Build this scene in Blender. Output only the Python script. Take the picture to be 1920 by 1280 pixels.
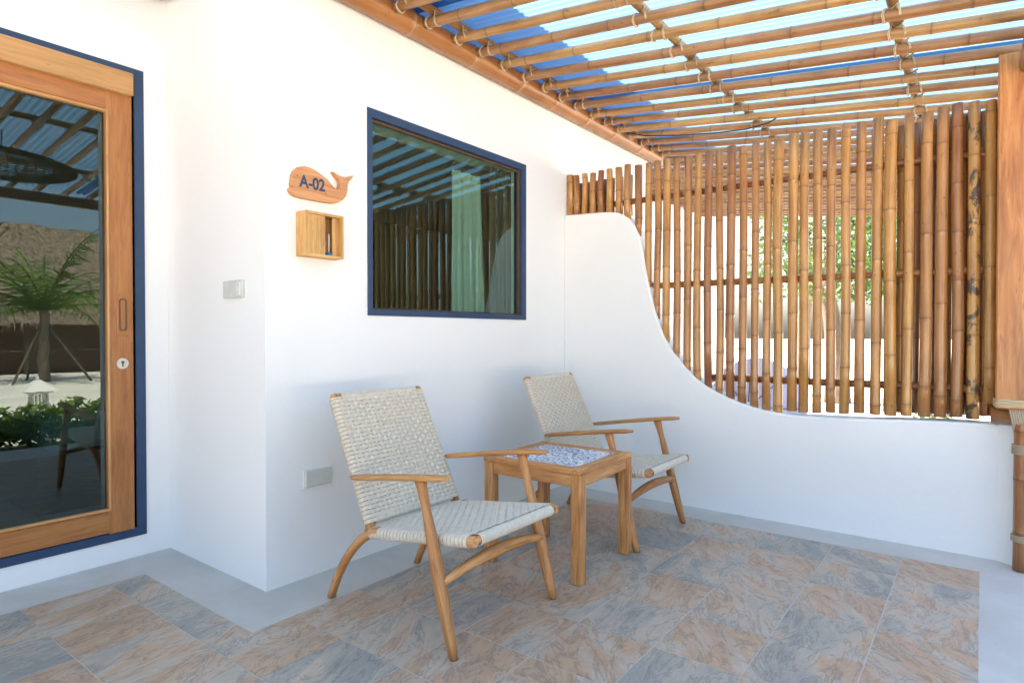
import bpy, bmesh, math, random
from mathutils import Vector, Matrix
R = math.radians
random.seed(7)
for o in list(bpy.data.objects): bpy.data.objects.remove(o)
S = bpy.context.scene
C = S.collection

# ------------------------------------------------------------------ camera
cd = bpy.data.cameras.new('camera'); cam = bpy.data.objects.new('camera', cd); C.objects.link(cam)
cam.location = (0, 0, 1.1)
yaw, pit = R(37.37), R(0.75)
fw = Vector((math.cos(yaw)*math.cos(pit), math.sin(yaw)*math.cos(pit), -math.sin(pit)))
cam.rotation_euler = fw.to_track_quat('-Z', 'Y').to_euler()
cd.sensor_fit = 'HORIZONTAL'; cd.sensor_width = 36; cd.lens = 36*1155/1920
cd.clip_start = 0.02; cd.clip_end = 500
S.camera = cam

# ------------------------------------------------------------------ light: sun high behind the house, blue sky
SUN_EL, SUN_AZ = R(66), R(-20)                # azimuth measured from +Y towards +X
w = bpy.data.worlds.new('World'); S.world = w; w.use_nodes = True
nt = w.node_tree; bg = nt.nodes['Background']
sky = nt.nodes.new('ShaderNodeTexSky'); sky.sky_type = 'NISHITA'; sky.sun_disc = False
sky.sun_elevation = SUN_EL; sky.sun_rotation = SUN_AZ
sky.air_density = 1.0; sky.dust_density = 4.0; sky.ozone_density = 1.0
nt.links.new(sky.outputs[0], bg.inputs[0]); bg.inputs[1].default_value = 0.11
sd = bpy.data.lights.new('sun', 'SUN'); sd.energy = 5.0; sd.angle = R(0.5); sd.color = (1.0, 0.88, 0.74)
sun = bpy.data.objects.new('sun', sd); C.objects.link(sun)
sdir = Vector((math.sin(SUN_AZ)*math.cos(SUN_EL), math.cos(SUN_AZ)*math.cos(SUN_EL), math.sin(SUN_EL)))
sun.rotation_euler = (-sdir).to_track_quat('-Z', 'Y').to_euler(); sun.location = (0, 3, 12)
vs = S.view_settings; vs.view_transform = 'Standard'; vs.look = 'None'; vs.gamma = 1; vs.use_curve_mapping = False
vs.exposure = 2.55

# ------------------------------------------------------------------ mesh builder
class MB:
    def __init__(s): s.v=[]; s.f=[]; s.g=[]; s.n=[]; s.sm=[]
    def add(s, vs_, fs, gr, node=None, smooth=True):
        b=len(s.v); s.v+= [tuple(p) for p in vs_]; s.g+= [tuple(p) for p in gr]
        s.n+= node if node else [0.0]*len(vs_)
        s.f+= [tuple(i+b for i in f) for f in fs]; s.sm+=[smooth]*len(fs)
    def box(s, c, d, bev=0.003, axis=0, rot=None, seg=1):
        bm=bmesh.new(); bmesh.ops.create_cube(bm,size=1)
        for v in bm.verts: v.co=Vector((v.co.x*d[0],v.co.y*d[1],v.co.z*d[2]))
        if bev>0: bmesh.ops.bevel(bm,geom=list(bm.edges),offset=bev,segments=seg,affect='EDGES',profile=.6)
        ro=random.uniform(0,40); co=[v.co.copy() for v in bm.verts]
        o=[(axis+1)%3,(axis+2)%3]
        gr=[(p[axis]+ro,p[o[0]]+ro*.37,p[o[1]]) for p in co]
        if rot: co=[rot@p for p in co]
        co=[p+Vector(c) for p in co]
        s.add(co,[tuple(v.index for v in f.verts) for f in bm.faces],gr,smooth=False); bm.free()
    def tube(s, path, rad, sides=8, cap=True, up=None, power=1.0):
        # path: points, rad: float | list of float | list of (a,b)
        P=[Vector(p) for p in path]; n=len(P); ro=random.uniform(0,40)
        if not isinstance(rad,(list,)): rad=[rad]*n
        T=[(P[min(i+1,n-1)]-P[max(i-1,0)]).normalized() for i in range(n)]
        u=Vector(up) if up else (Vector((0,0,1)) if abs(T[0].z)<.9 else Vector((1,0,0)))
        vs_=[];gr=[];L=0
        for i in range(n):
            if i: L+=(P[i]-P[i-1]).length
            a=(u-T[i]*u.dot(T[i])).normalized(); b=T[i].cross(a); u=a if not up else u
            ra,rb=(rad[i] if isinstance(rad[i],tuple) else (rad[i],rad[i]))
            for k in range(sides):
                t=2*math.pi*k/sides; c,d=math.cos(t),math.sin(t)
                if power!=1.0: c=math.copysign(abs(c)**power,c); d=math.copysign(abs(d)**power,d)
                vs_.append(P[i]+a*(c*ra)+b*(d*rb)); gr.append((L+ro,c*ra+ro*.37,d*rb))
        fs=[]
        for i in range(n-1):
            for k in range(sides):
                k2=(k+1)%sides; fs.append((i*sides+k,i*sides+k2,(i+1)*sides+k2,(i+1)*sides+k))
        s.add(vs_,fs,gr)
        if cap:
            b=len(s.v)-len(vs_)
            s.f.append(tuple(b+k for k in reversed(range(sides)))); s.f.append(tuple(b+(n-1)*sides+k for k in range(sides))); s.sm+=[False,False]
    def loop(s, path, r, sides=4):
        # closed loop of cord
        P=[Vector(p) for p in path]; n=len(P); vs_=[]; nrm=Vector((0,0,0)); c0=sum(P,Vector())/n
        for i in range(n): nrm+=(P[i]-c0).cross(P[(i+1)%n]-c0)
        nrm.normalize()
        for i in range(n):
            t=(P[(i+1)%n]-P[i-1]).normalized(); a=nrm; b=t.cross(a).normalized()
            for k in range(sides):
                q=2*math.pi*k/sides; vs_.append(P[i]+a*(math.cos(q)*r)+b*(math.sin(q)*r))
        fs=[]
        for i in range(n):
            j=(i+1)%n
            for k in range(sides):
                k2=(k+1)%sides; fs.append((i*sides+k,i*sides+k2,j*sides+k2,j*sides+k))
        s.add(vs_,fs,[tuple(p) for p in vs_])
    def prism(s, pts, y0, y1, gaxis=0):
        # outline in x,z extruded along y
        n=len(pts); ro=random.uniform(0,40)
        vs_=[Vector((p[0],y0,p[1])) for p in pts]+[Vector((p[0],y1,p[1])) for p in pts]
        gr=[(p.x+ro,p.z,p.y) for p in vs_] if gaxis==0 else [(p.z+ro,p.x,p.y) for p in vs_]
        fs=[tuple(range(n)),tuple(reversed(range(n,2*n)))]+[(i+n,(i+1)%n+n,(i+1)%n,i) for i in range(n)]
        s.add(vs_,fs,gr,smooth=False)
    def mesh(s,name):
        me=bpy.data.meshes.new(name); me.from_pydata(s.v,[],s.f); 
        a=me.attributes.new('grain','FLOAT_VECTOR','POINT'); a.data.foreach_set('vector',[c for p in s.g for c in p])
        a=me.attributes.new('node','FLOAT','POINT'); a.data.foreach_set('value',s.n)
        me.polygons.foreach_set('use_smooth',s.sm); me.update(); return me
    def build(s,name,mat,parent=None,loc=None,flip=True):
        me=s.mesh(name); me.materials.append(mat)
        if flip:
            bm=bmesh.new(); bm.from_mesh(me); bmesh.ops.recalc_face_normals(bm,faces=bm.faces); bm.to_mesh(me); bm.free()
        return link(name,me,parent,loc)
def link(name,me,parent=None,loc=None,mat=None):
    o=bpy.data.objects.new(name,me); C.objects.link(o)
    if parent: o.parent=parent
    if loc: o.location=loc
    if mat: me.materials.append(mat)
    return o
def tag(o,label,cat,group=None):
    o['label']=label; o['category']=cat
    if group: o['group']=group
    return o
def thing(name,label,cat,loc=(0,0,0),rz=0,group=None):
    o=bpy.data.objects.new(name,None); C.objects.link(o); o.location=loc; o.rotation_euler=(0,0,rz); o.empty_display_size=.1
    return tag(o,label,cat,group)
def copy_tree(o,parent=None):
    c=o.copy(); C.objects.link(c); c.parent=parent
    for ch in list(o.children): copy_tree(ch,c)
    return c
def B(name,c,d,mat,parent=None,bev=0.003,axis=0,rot=None):
    m=MB(); m.box((0,0,0),d,bev,axis,rot); return m.build(name,mat,parent,c)

# ------------------------------------------------------------------ materials
def new(name):
    m=bpy.data.materials.new(name); m.use_nodes=True; n=m.node_tree; p=n.nodes['Principled BSDF']; return m,n,p
def node(n,t,**kw):
    x=n.nodes.new(t)
    for k,v in kw.items(): setattr(x,k,v)
    return x
def ramp(n,fac,stops):
    r=node(n,'ShaderNodeValToRGB'); n.links.new(fac,r.inputs[0]); e=r.color_ramp.elements
    while len(e)<len(stops): e.new(.5)
    for x,(p,c) in zip(e,stops): x.position=p; x.color=(*c,1)
    return r.outputs[0]
def noise(n,vec,scale,detail=4,rough=.55,dist=0):
    x=node(n,'ShaderNodeTexNoise'); x.inputs['Scale'].default_value=scale; x.inputs['Detail'].default_value=detail
    x.inputs['Roughness'].default_value=rough; x.inputs['Distortion'].default_value=dist
    if vec is not None: n.links.new(vec,x.inputs['Vector'])
    return x.outputs[0]
def vmul(n,vec,s):
    x=node(n,'ShaderNodeVectorMath',operation='MULTIPLY'); n.links.new(vec,x.inputs[0]); x.inputs[1].default_value=s; return x.outputs[0]
def mix(n,f,a,b,mode='MIX'):
    x=node(n,'ShaderNodeMix',data_type='RGBA',blend_type=mode)
    for s_,v in ((0,f),(6,a),(7,b)):
        if hasattr(v,'is_output') or isinstance(v,bpy.types.NodeSocket): n.links.new(v,x.inputs[s_])
        else: x.inputs[s_].default_value=v if not isinstance(v,tuple) else (*v,1)
    return x.outputs[2]
def math_(n,op,a,b=0.0):
    x=node(n,'ShaderNodeMath',operation=op)
    for i,v in enumerate((a,b)):
        if isinstance(v,bpy.types.NodeSocket): n.links.new(v,x.inputs[i])
        else: x.inputs[i].default_value=v
    return x.outputs[0]
def bump(n,p,h,strength=.2,dist=.005):
    b=node(n,'ShaderNodeBump'); b.inputs['Strength'].default_value=strength; b.inputs['Distance'].default_value=dist
    n.links.new(h,b.inputs['Height']); n.links.new(b.outputs[0],p.inputs['Normal'])
def attr(n,name,out='Vector'):
    a=node(n,'ShaderNodeAttribute'); a.attribute_name=name; return a.outputs[out]
def rnd(n): return node(n,'ShaderNodeObjectInfo').outputs['Random']
def offset(n,vec,amount=30.0):
    x=node(n,'ShaderNodeVectorMath',operation='ADD'); n.links.new(vec,x.inputs[0])
    r=node(n,'ShaderNodeCombineXYZ'); q=math_(n,'MULTIPLY',rnd(n),amount)
    for i in range(3): n.links.new(q,r.inputs[i])
    n.links.new(r.outputs[0],x.inputs[1]); return x.outputs[0]
def flat(name,col,rough=.6,metal=0,spec=.5):
    m,n,p=new(name); p.inputs['Base Color'].default_value=(*col,1); p.inputs['Roughness'].default_value=rough
    p.inputs['Metallic'].default_value=metal; p.inputs['Specular IOR Level'].default_value=spec
    tc=node(n,'ShaderNodeTexCoord'); f=noise(n,tc.outputs['Object'],18,3)
    c=ramp(n,f,[(.3,tuple(x*.93 for x in col)),(.7,tuple(min(1,x*1.05) for x in col))]); n.links.new(c,p.inputs['Base Color'])
    return m
def wood(name,dark,mid,light,rough=.45,gs=1.0,coat=0.0):
    m,n,p=new(name); g=offset(n,attr(n,'grain'),9)
    f=noise(n,vmul(n,g,(5*gs,55*gs,55*gs)),1.0,6,.62,.8)
    f2=noise(n,vmul(n,g,(1.4*gs,9*gs,9*gs)),1.0,3,.5,.4)
    c=ramp(n,f,[(.34,dark),(.5,mid),(.66,light)])
    c2=ramp(n,f2,[(.3,tuple(x*.72 for x in mid)),(.5,mid),(.7,light)])
    c=mix(n,.4,c,c2)
    c=mix(n,ramp(n,noise(n,vmul(n,g,(7,120,120)),1,2,.5,1.5),[(.66,(0,0,0)),(.74,(.6,.6,.6))]),c,tuple(x*.45 for x in dark))
    hv=node(n,'ShaderNodeHueSaturation'); n.links.new(c,hv.inputs['Color']); n.links.new(math_(n,'ADD',math_(n,'MULTIPLY',rnd(n),.3),.86),hv.inputs['Value'])
    n.links.new(hv.outputs[0],p.inputs['Base Color']); p.inputs['Roughness'].default_value=rough
    p.inputs['Coat Weight'].default_value=coat; p.inputs['Coat Roughness'].default_value=.2
    bump(n,p,f,.25,.002); return m
def bamboo(name,cols,rough=.32,coat=.35,stain=False,val=(.5,.75),nodecol=None):
    m,n,p=new(name); g=offset(n,attr(n,'grain'),20)
    f=noise(n,vmul(n,g,(2.2,60,60)),1,5,.6,.3)
    f2=noise(n,vmul(n,g,(3.5,9,9)),1,4,.6,.6)
    c=ramp(n,f,[(.3,cols[0]),(.52,cols[1]),(.75,cols[2])])
    c=mix(n,.45,c,ramp(n,f2,[(.3,cols[0]),(.5,cols[1]),(.72,cols[2])]))
    spots=ramp(n,noise(n,vmul(n,g,(26,60,60)),1,2,.5),[(.68,(0,0,0)),(.75,(.55,.55,.55))])
    c=mix(n,spots,c,tuple(x*.35 for x in cols[0]))
    if stain:
        st=ramp(n,noise(n,vmul(n,g,(9,14,14)),1,4,.65,.5),[(.5,(0,0,0)),(.56,(.92,.92,.92))])
        c=mix(n,st,c,(.035,.028,.022))
    nd=attr(n,'node','Fac')
    c=mix(n,ramp(n,nd,[(.0,(0,0,0)),(1,(.75,.75,.75))]),c,nodecol or tuple(x*.38 for x in cols[0]))
    hv=node(n,'ShaderNodeHueSaturation'); n.links.new(c,hv.inputs['Color']); n.links.new(math_(n,'ADD',math_(n,'MULTIPLY',rnd(n),val[0]),val[1]),hv.inputs['Value'])
    n.links.new(math_(n,'ADD',math_(n,'MULTIPLY',rnd(n),.02),.49),hv.inputs['Hue'])
    n.links.new(hv.outputs[0],p.inputs['Base Color']); p.inputs['Roughness'].default_value=rough
    p.inputs['Coat Weight'].default_value=coat; p.inputs['Coat Roughness'].default_value=.12
    bump(n,p,f,.12,.002); return m
def plaster(name,col,scale=1):
    m,n,p=new(name); tc=node(n,'ShaderNodeTexCoord').outputs['Object']
    f=noise(n,tc,1.3,5,.6); c=ramp(n,f,[(.3,tuple(x*.965 for x in col)),(.7,col)])
    dirt=ramp(n,noise(n,tc,7,6,.7,.5),[(.62,(0,0,0)),(.8,(.25,.25,.25))])
    c=mix(n,dirt,c,tuple(x*.93 for x in col))
    n.links.new(c,p.inputs['Base Color']); p.inputs['Roughness'].default_value=.72; p.inputs['Specular IOR Level'].default_value=.3
    h=math_(n,'ADD',noise(n,tc,9,4,.6),math_(n,'MULTIPLY',noise(n,tc,140,2),.25)); h=math_(n,'ADD',h,math_(n,'MULTIPLY',noise(n,tc,2.6,2),1.5)); bump(n,p,h,.32,.008); return m
def glass(name,tint,refl,ior):
    m=bpy.data.materials.new(name); m.use_nodes=True; n=m.node_tree; n.nodes.clear()
    out=node(n,'ShaderNodeOutputMaterial'); t=node(n,'ShaderNodeBsdfTransparent'); t.inputs[0].default_value=(*tint,1)
    g=node(n,'ShaderNodeBsdfGlossy'); g.inputs['Roughness'].default_value=0.0; g.inputs[0].default_value=(*refl,1)
    fr=node(n,'ShaderNodeFresnel'); fr.inputs[0].default_value=ior
    tc=node(n,'ShaderNodeTexCoord'); b=node(n,'ShaderNodeBump'); b.inputs['Strength'].default_value=.015; b.inputs['Distance'].default_value=.05
    n.links.new(noise(n,tc.outputs['Object'],1.5,1),b.inputs['Height']); n.links.new(b.outputs[0],g.inputs['Normal'])
    mx=node(n,'ShaderNodeMixShader'); gm=node(n,'ShaderNodeNewGeometry'); n.links.new(math_(n,'MULTIPLY',fr.outputs[0],math_(n,'SUBTRACT',1.0,gm.outputs['Backfacing'])),mx.inputs[0]); n.links.new(t.outputs[0],mx.inputs[1]); n.links.new(g.outputs[0],mx.inputs[2])
    n.links.new(mx.outputs[0],out.inputs[0]); return m
M={}
M['wall']=plaster('white_plaster',(.84,.835,.82))
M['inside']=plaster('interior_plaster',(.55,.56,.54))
M['teak']=wood('teak',(.20,.068,.017),(.50,.22,.07),(.68,.38,.15),.5)
M['door']=wood('door_wood',(.27,.088,.02),(.40,.15,.038),(.50,.22,.065),.4,.8,.2)
M['header']=wood('header_wood',(.42,.21,.07),(.55,.29,.10),(.64,.37,.15),.45,.7,.1)
M['post']=wood('post_wood',(.17,.05,.011),(.38,.142,.038),(.53,.25,.08),.42,.6,.25)
M['pine']=wood('box_pine',(.42,.19,.05),(.62,.34,.11),(.72,.47,.20),.55,1.2)
M['sign']=wood('sign_wood',(.36,.14,.05),(.52,.24,.10),(.62,.33,.15),.55,1.0)
M['darkwood']=wood('dark_wood',(.05,.025,.012),(.10,.05,.025),(.16,.08,.04),.5)
BC=[(.21,.074,.018),(.40,.178,.052),(.56,.29,.10)]
M['bamboo']=bamboo('bamboo_screen_poles',BC)
M['bamboo_roof']=bamboo('bamboo_roof_poles',[(.20,.082,.026),(.41,.20,.072),(.56,.315,.135)],.42,.15)
M['bamboo_stain']=bamboo('stained_bamboo',BC,stain=True)
M['beam']=bamboo('bamboo_beam',[(.20,.066,.013),(.33,.122,.030),(.43,.19,.06)],.4,.2,nodecol=(.50,.32,.16))
M['rope']=flat('rope',(.60,.47,.29),.85)
M['rope_old']=flat('weathered_rope',(.42,.33,.22),.9)
M['navy']=flat('navy_paint',(.019,.050,.115),.5)
M['steel']=flat('brushed_steel',(.62,.60,.56),.35,.6)
M['dark']=flat('dark_plastic',(.02,.02,.022),.5)
M['plate']=flat('silver_plate',(.60,.60,.56),.4,0)
M['platelight']=flat('pale_plate_edge',(.72,.74,.72),.35)
M['bluecap']=flat('blue_plastic',(.02,.16,.36),.4)
M['whitepl']=flat('white_plastic',(.75,.75,.72),.4)
M['glass']=glass('tinted_window_glass',(.74,.86,.81),(.70,1.0,.95),2.0)
M['doorglass']=glass('tinted_door_glass',(.45,.56,.55),(.84,1.0,.98),1.85)
# cord
m,n,p=new('woven_cord'); tc=node(n,'ShaderNodeTexCoord').outputs['Object']
n.links.new(ramp(n,noise(n,tc,60,3),[(.3,(.64,.565,.455)),(.7,(.76,.685,.565))]),p.inputs['Base Color']); p.inputs['Roughness'].default_value=.55; M['cord']=m
# slate tile
m,n,p=new('slate_tile'); tc=node(n,'ShaderNodeTexCoord').outputs['Object']; v=offset(n,tc,57)
rot=node(n,'ShaderNodeVectorRotate',rotation_type='Z_AXIS'); n.links.new(v,rot.inputs['Vector'])
n.links.new(math_(n,'ADD',math_(n,'MULTIPLY',math_(n,'FRACT',math_(n,'MULTIPLY',rnd(n),17.3)),1.1),-.9),rot.inputs['Angle'])
vv=vmul(n,rot.outputs[0],(1.0,2.6,1))
big=noise(n,vv,2.2,3,.5,.25); fine=noise(n,vmul(n,rot.outputs[0],(6,26,6)),1.5,6,.7,.8); mid=noise(n,vv,7,7,.7,.35)
sel=math_(n,'ADD',math_(n,'MULTIPLY',big,.72),math_(n,'ADD',math_(n,'MULTIPLY',mid,.26),math_(n,'MULTIPLY',math_(n,'FRACT',math_(n,'MULTIPLY',rnd(n),7.7)),.19)))
c=ramp(n,sel,[(.42,(.29,.28,.25)),(.50,(.39,.345,.285)),(.565,(.49,.395,.305)),(.63,(.50,.325,.205)),(.69,(.45,.30,.195)),(.78,(.50,.41,.325))])
c=mix(n,.28,c,ramp(n,fine,[(.25,(.30,.29,.28)),(.5,(.5,.5,.5)),(.75,(.74,.72,.70))]),'OVERLAY')
crack=ramp(n,noise(n,vv,3.2,7,.7,1.4),[(.47,(0,0,0)),(.495,(.55,.55,.55)),(.53,(0,0,0))])
c=mix(n,crack,c,(.13,.11,.095))
vein=ramp(n,noise(n,vmul(n,v,(1,1.4,1)),4,6,.7,2.5),[(.485,(0,0,0)),(.5,(.35,.35,.35)),(.515,(0,0,0))])
c=mix(n,vein,c,(.55,.52,.48))
n.links.new(c,p.inputs['Base Color']); n.links.new(ramp(n,mid,[(.3,(.33,)*3),(.7,(.5,)*3)]),p.inputs['Roughness'])
bump(n,p,math_(n,'ADD',mid,math_(n,'MULTIPLY',fine,.5)),.4,.006); M['slate']=m
# concrete
m,n,p=new('concrete_screed'); tc=node(n,'ShaderNodeTexCoord').outputs['Object']
c=ramp(n,noise(n,tc,2.2,7,.65,.6),[(.3,(.45,.435,.40)),(.55,(.52,.505,.47)),(.75,(.58,.565,.53))])
st=ramp(n,noise(n,tc,30,4,.7),[(.68,(0,0,0)),(.74,(.5,.5,.5))]); c=mix(n,st,c,(.22,.20,.18))
n.links.new(c,p.inputs['Base Color']); p.inputs['Roughness'].default_value=.5; bump(n,p,noise(n,tc,25,5,.6),.15,.004); M['concrete']=m
# roof plastic
m=bpy.data.materials.new('blue_translucent_sheet'); m.use_nodes=True; n=m.node_tree; n.nodes.clear(); out=node(n,'ShaderNodeOutputMaterial')
t=node(n,'ShaderNodeBsdfTranslucent'); t.inputs[0].default_value=(.178,.302,.395,1)
d=node(n,'ShaderNodeBsdfDiffuse'); d.inputs[0].default_value=(.0,.21,.85,1)
g=node(n,'ShaderNodeBsdfGlossy'); g.inputs['Roughness'].default_value=.25
a=node(n,'ShaderNodeMixShader'); a.inputs[0].default_value=.46; b=node(n,'ShaderNodeMixShader'); b.inputs[0].default_value=.04
n.links.new(t.outputs[0],a.inputs[1]); n.links.new(d.outputs[0],a.inputs[2]); n.links.new(a.outputs[0],b.inputs[1]); n.links.new(g.outputs[0],b.inputs[2]); n.links.new(b.outputs[0],out.inputs[0])
M['sheet']=m
# table tile print
m,n,p=new('printed_tile'); tc=node(n,'ShaderNodeTexCoord').outputs['Object']; v=offset(n,tc,13)
f1=noise(n,v,17,4,.55,2.0); wv=node(n,'ShaderNodeTexWave',wave_type='RINGS',rings_direction='Z'); n.links.new(tc,wv.inputs[0])
n.links.new(math_(n,'ADD',math_(n,'MULTIPLY',rnd(n),9),6),wv.inputs['Scale']); wv.inputs['Distortion'].default_value=6; wv.inputs['Detail Scale'].default_value=9
s_=math_(n,'ADD',math_(n,'MULTIPLY',f1,.6),math_(n,'MULTIPLY',wv.outputs['Fac'],.4))
c=ramp(n,s_,[(.33,(.05,.12,.34)),(.44,(.22,.35,.60)),(.52,(.62,.69,.78)),(.68,(.82,.83,.84))])
n.links.new(c,p.inputs['Base Color']); p.inputs['Roughness'].default_value=.18; M['print']=m
# ground, plants
def ground(name,cols,scale,rough=.9,bs=.4):
    m,n,p=new(name); tc=node(n,'ShaderNodeTexCoord').outputs['Object']
    c=ramp(n,noise(n,tc,scale,8,.65),[(.3,cols[0]),(.7,cols[1])]); n.links.new(c,p.inputs['Base Color']); p.inputs['Roughness'].default_value=rough
    bump(n,p,noise(n,tc,scale*12,5),bs,.03); return m
M['sand']=ground('sand',[(.54,.50,.43),(.68,.65,.58)],1.2)
M['lawn']=ground('lawn',[(.035,.075,.015),(.09,.15,.03)],8)
def leaf(name,a,b,trans=.35):
    m,n,p=new(name); r=attr(n,'node','Fac'); c=ramp(n,r,[(0,a),(1,b)]); n.links.new(c,p.inputs['Base Color']); p.inputs['Roughness'].default_value=.5
    t=node(n,'ShaderNodeBsdfTranslucent'); n.links.new(c,t.inputs[0]); mx=node(n,'ShaderNodeMixShader'); mx.inputs[0].default_value=trans
    o=n.nodes['Material Output']; n.links.new(p.outputs[0],mx.inputs[1]); n.links.new(t.outputs[0],mx.inputs[2]); n.links.new(mx.outputs[0],o.inputs[0]); return m
M['leaf']=leaf('green_leaves',(.025,.06,.012),(.11,.19,.03))
M['hedge']=leaf('hedge_leaves',(.06,.13,.02),(.27,.36,.05))
M['frond']=leaf('palm_leaves',(.04,.08,.012),(.18,.25,.05))
M['bark']=wood('bark',(.09,.065,.045),(.17,.13,.095),(.25,.20,.15),.9)
m,n,p=new('thatch'); tc=node(n,'ShaderNodeTexCoord').outputs['Object']
c=ramp(n,noise(n,vmul(n,tc,(14,14,1.6)),1,6,.7,.6),[(.32,(.035,.025,.02)),(.5,(.17,.125,.09)),(.68,(.36,.28,.20))]); n.links.new(c,p.inputs['Base Color']); p.inputs['Roughness'].default_value=.95
bump(n,p,noise(n,vmul(n,tc,(30,30,2)),1,4,.7),.9,.05); M['thatch']=m
M['rattan']=flat('rattan',(.30,.19,.09),.7)
M['curtain_pale']=flat('pale_curtain_cloth',(.36,.40,.36),.9)
M['curtain_dark']=flat('brown_curtain_cloth',(.07,.05,.035),.9)
M['linen']=flat('white_bed_linen',(.75,.76,.76),.9)
M['lav']=flat('lavender_cloth',(.62,.56,.70),.7)
M['stone']=flat('pale_lantern_paint',(.70,.70,.66),.8)

# ------------------------------------------------------------------ bamboo culm along +Z
def culm(L,r,mat,name,parent=None,loc=(0,0,0),d=None,sp=.3,sides=10,bend=.006,r1=None,ph=None,seedv=None):
    r1=r if r1 is None else r1; zs=[]; z=random.uniform(.1,.95)*sp if ph is None else ph
    nodes=[]
    while z<L-.02: nodes.append(z); z+=sp*random.uniform(.8,1.2)
    prof=[(0,1.0,0)]
    for q in nodes:
        prof+= [(q-.03,.985,0),(q-.007,1.0,.08),(q-.0015,1.05,.55),(q+.0015,1.045,.75),(q+.006,1.0,.12),(q+.03,.99,.0)]
    prof.append((L,1.0,0)); prof=sorted(prof)
    m=MB(); ba=random.uniform(0,6.28); bb=random.uniform(-bend,bend); bc=random.uniform(-bend,bend)*.5; ro=random.uniform(0,50)
    vs_=[];gr=[];nd=[]
    for z,k,q in prof:
        t=z/L; rr=(r+(r1-r)*t)*k; off=bb*math.sin(math.pi*t)+bc*math.sin(2*math.pi*t)
        for i in range(sides):
            a=2*math.pi*i/sides; vs_.append((math.cos(a)*rr+off*math.cos(ba),math.sin(a)*rr+off*math.sin(ba),z)); gr.append((z+ro,math.cos(a)*rr+ro*.3,math.sin(a)*rr)); nd.append(q)
    fs=[]; N=len(prof)
    for j in range(N-1):
        for i in range(sides):
            i2=(i+1)%sides; fs.append((j*sides+i,j*sides+i2,(j+1)*sides+i2,(j+1)*sides+i))
    m.add(vs_,fs,gr,nd)
    # hollow ends: rim and a recessed diaphragm
    for e,j,s in ((0,0,1),(1,N-1,-1)):
        b=len(m.v); z=prof[j][0]; rr=(r if e==0 else r1)
        inner=[(math.cos(2*math.pi*i/sides)*rr*.72,math.sin(2*math.pi*i/sides)*rr*.72,z) for i in range(sides)]
        deep=[(x*.98,y*.98,z+s*.02) for x,y,_ in inner]
        m.add(inner+deep,[],[(z+ro,x,y) for x,y,_ in inner+deep],[.25]*sides+[.8]*sides)
        base=j*sides
        for i in range(sides):
            i2=(i+1)%sides; m.f+= [(base+i,base+i2,b+i2,b+i),(b+i,b+i2,b+sides+i2,b+sides+i)]; m.sm+=[False,False]
        m.f.append(tuple(b+sides+i for i in range(sides))); m.sm.append(False)
    o=m.build(name,mat,parent,loc)
    if d is not None: o.rotation_euler=Vector(d).to_track_quat('Z','Y').to_euler()
    return o

# ------------------------------------------------------------------ setting: ground, porch floor
def sheet(name,x0,x1,y0,y1,z,mat,kind='structure'):
    me=bpy.data.meshes.new(name); me.from_pydata([(x0,y0,z),(x1,y0,z),(x1,y1,z),(x0,y1,z)],[],[(0,1,2,3)]); me.materials.append(mat)
    o=link(name,me); o['kind']=kind; return o
sheet('ground',-150,150,-150,150,-.16,M['sand'])
sheet('lawn',-4,9,-1.9,-.62,-.150,M['lawn'])
YW, YD, XS, XH = 2.42, 3.32, 1.442, 3.80      # window wall, door wall, short wall, half wall
slab=MB(); slab.box((3.3,1.35,-.082),(11.4,3.94,.16),.006)
slab=slab.build('porch_floor',M['concrete']); slab['kind']='structure'
X0,DX,Y0,DY=.75,.3155,2.13,.3043
tile_cache={}
def tile(x0,x1,y0,y1):
    g=.0015; k=(round(x1-x0,4),round(y1-y0,4))
    if k not in tile_cache:
        m=MB(); m.box((0,0,0),(k[0]-2*g,k[1]-2*g,.012),.0012); me=m.mesh('tile'); me.materials.append(M['slate']); tile_cache[k]=me
    o=link('tile',tile_cache[k],slab,((x0+x1)/2,(y0+y1)/2,-.0062+random.uniform(-.0004,.0004)))
xs=[X0+DX*k for k in range(-8,9)]+[3.566]
ys=[Y0-DY*k for k in range(-3,7)]+[0.0]          # 3.043 ... 0.304, 0
for i in range(len(xs)-1):
    for j in range(len(ys)-1):
        a,b=xs[i],xs[i+1]; y1,y0=ys[j],ys[j+1]
        if (y0+y1)/2>Y0:                          # bay in front of the door
            if a>=1.21: continue
            b=min(b,1.213)
        tile(a,b,y0,y1)

# ------------------------------------------------------------------ house
house=thing('house','white plastered house with stepped front wall, glazed door and navy framed window','house')
ZT=4.03
def wall_with_hole(x0,x1,z0,z1,hx0,hx1,hz0,hz1,y0,y1,mat,name):
    m=MB()
    o=[(x0,z0),(x1,z0),(x1,z1),(x0,z1)]; h=[(hx0,hz0),(hx1,hz0),(hx1,hz1),(hx0,hz1)]
    vs_=[(x,y,z) for y in (y0,y1) for x,z in o+h]; fs=[]
    for s in (0,8):
        for i in range(4):
            j=(i+1)%4; f=(s+i,s+j,s+4+j,s+4+i); fs.append(f)
    for i in range(4):
        j=(i+1)%4; fs.append((i,j,8+j,8+i)); fs.append((4+i,4+j,12+j,12+i))
    m.add(vs_,fs,vs_,smooth=False); return m
WX0,WX1,WZ0,WZ1=1.990,3.318,1.189,2.216
wm=wall_with_hole(XS,5.24,-.15,ZT,WX0+.03,WX1-.045,WZ0+.03,WZ1-.04,YW,YW+.2,M['wall'],'wall').build('wall',M['wall'],house)
dm=wall_with_hole(-4.0,XS,-.15,ZT,-.10,1.285,.14,2.30,YD,YD+.2,M['wall'],'wall').build('wall',M['wall'],house)
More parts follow.
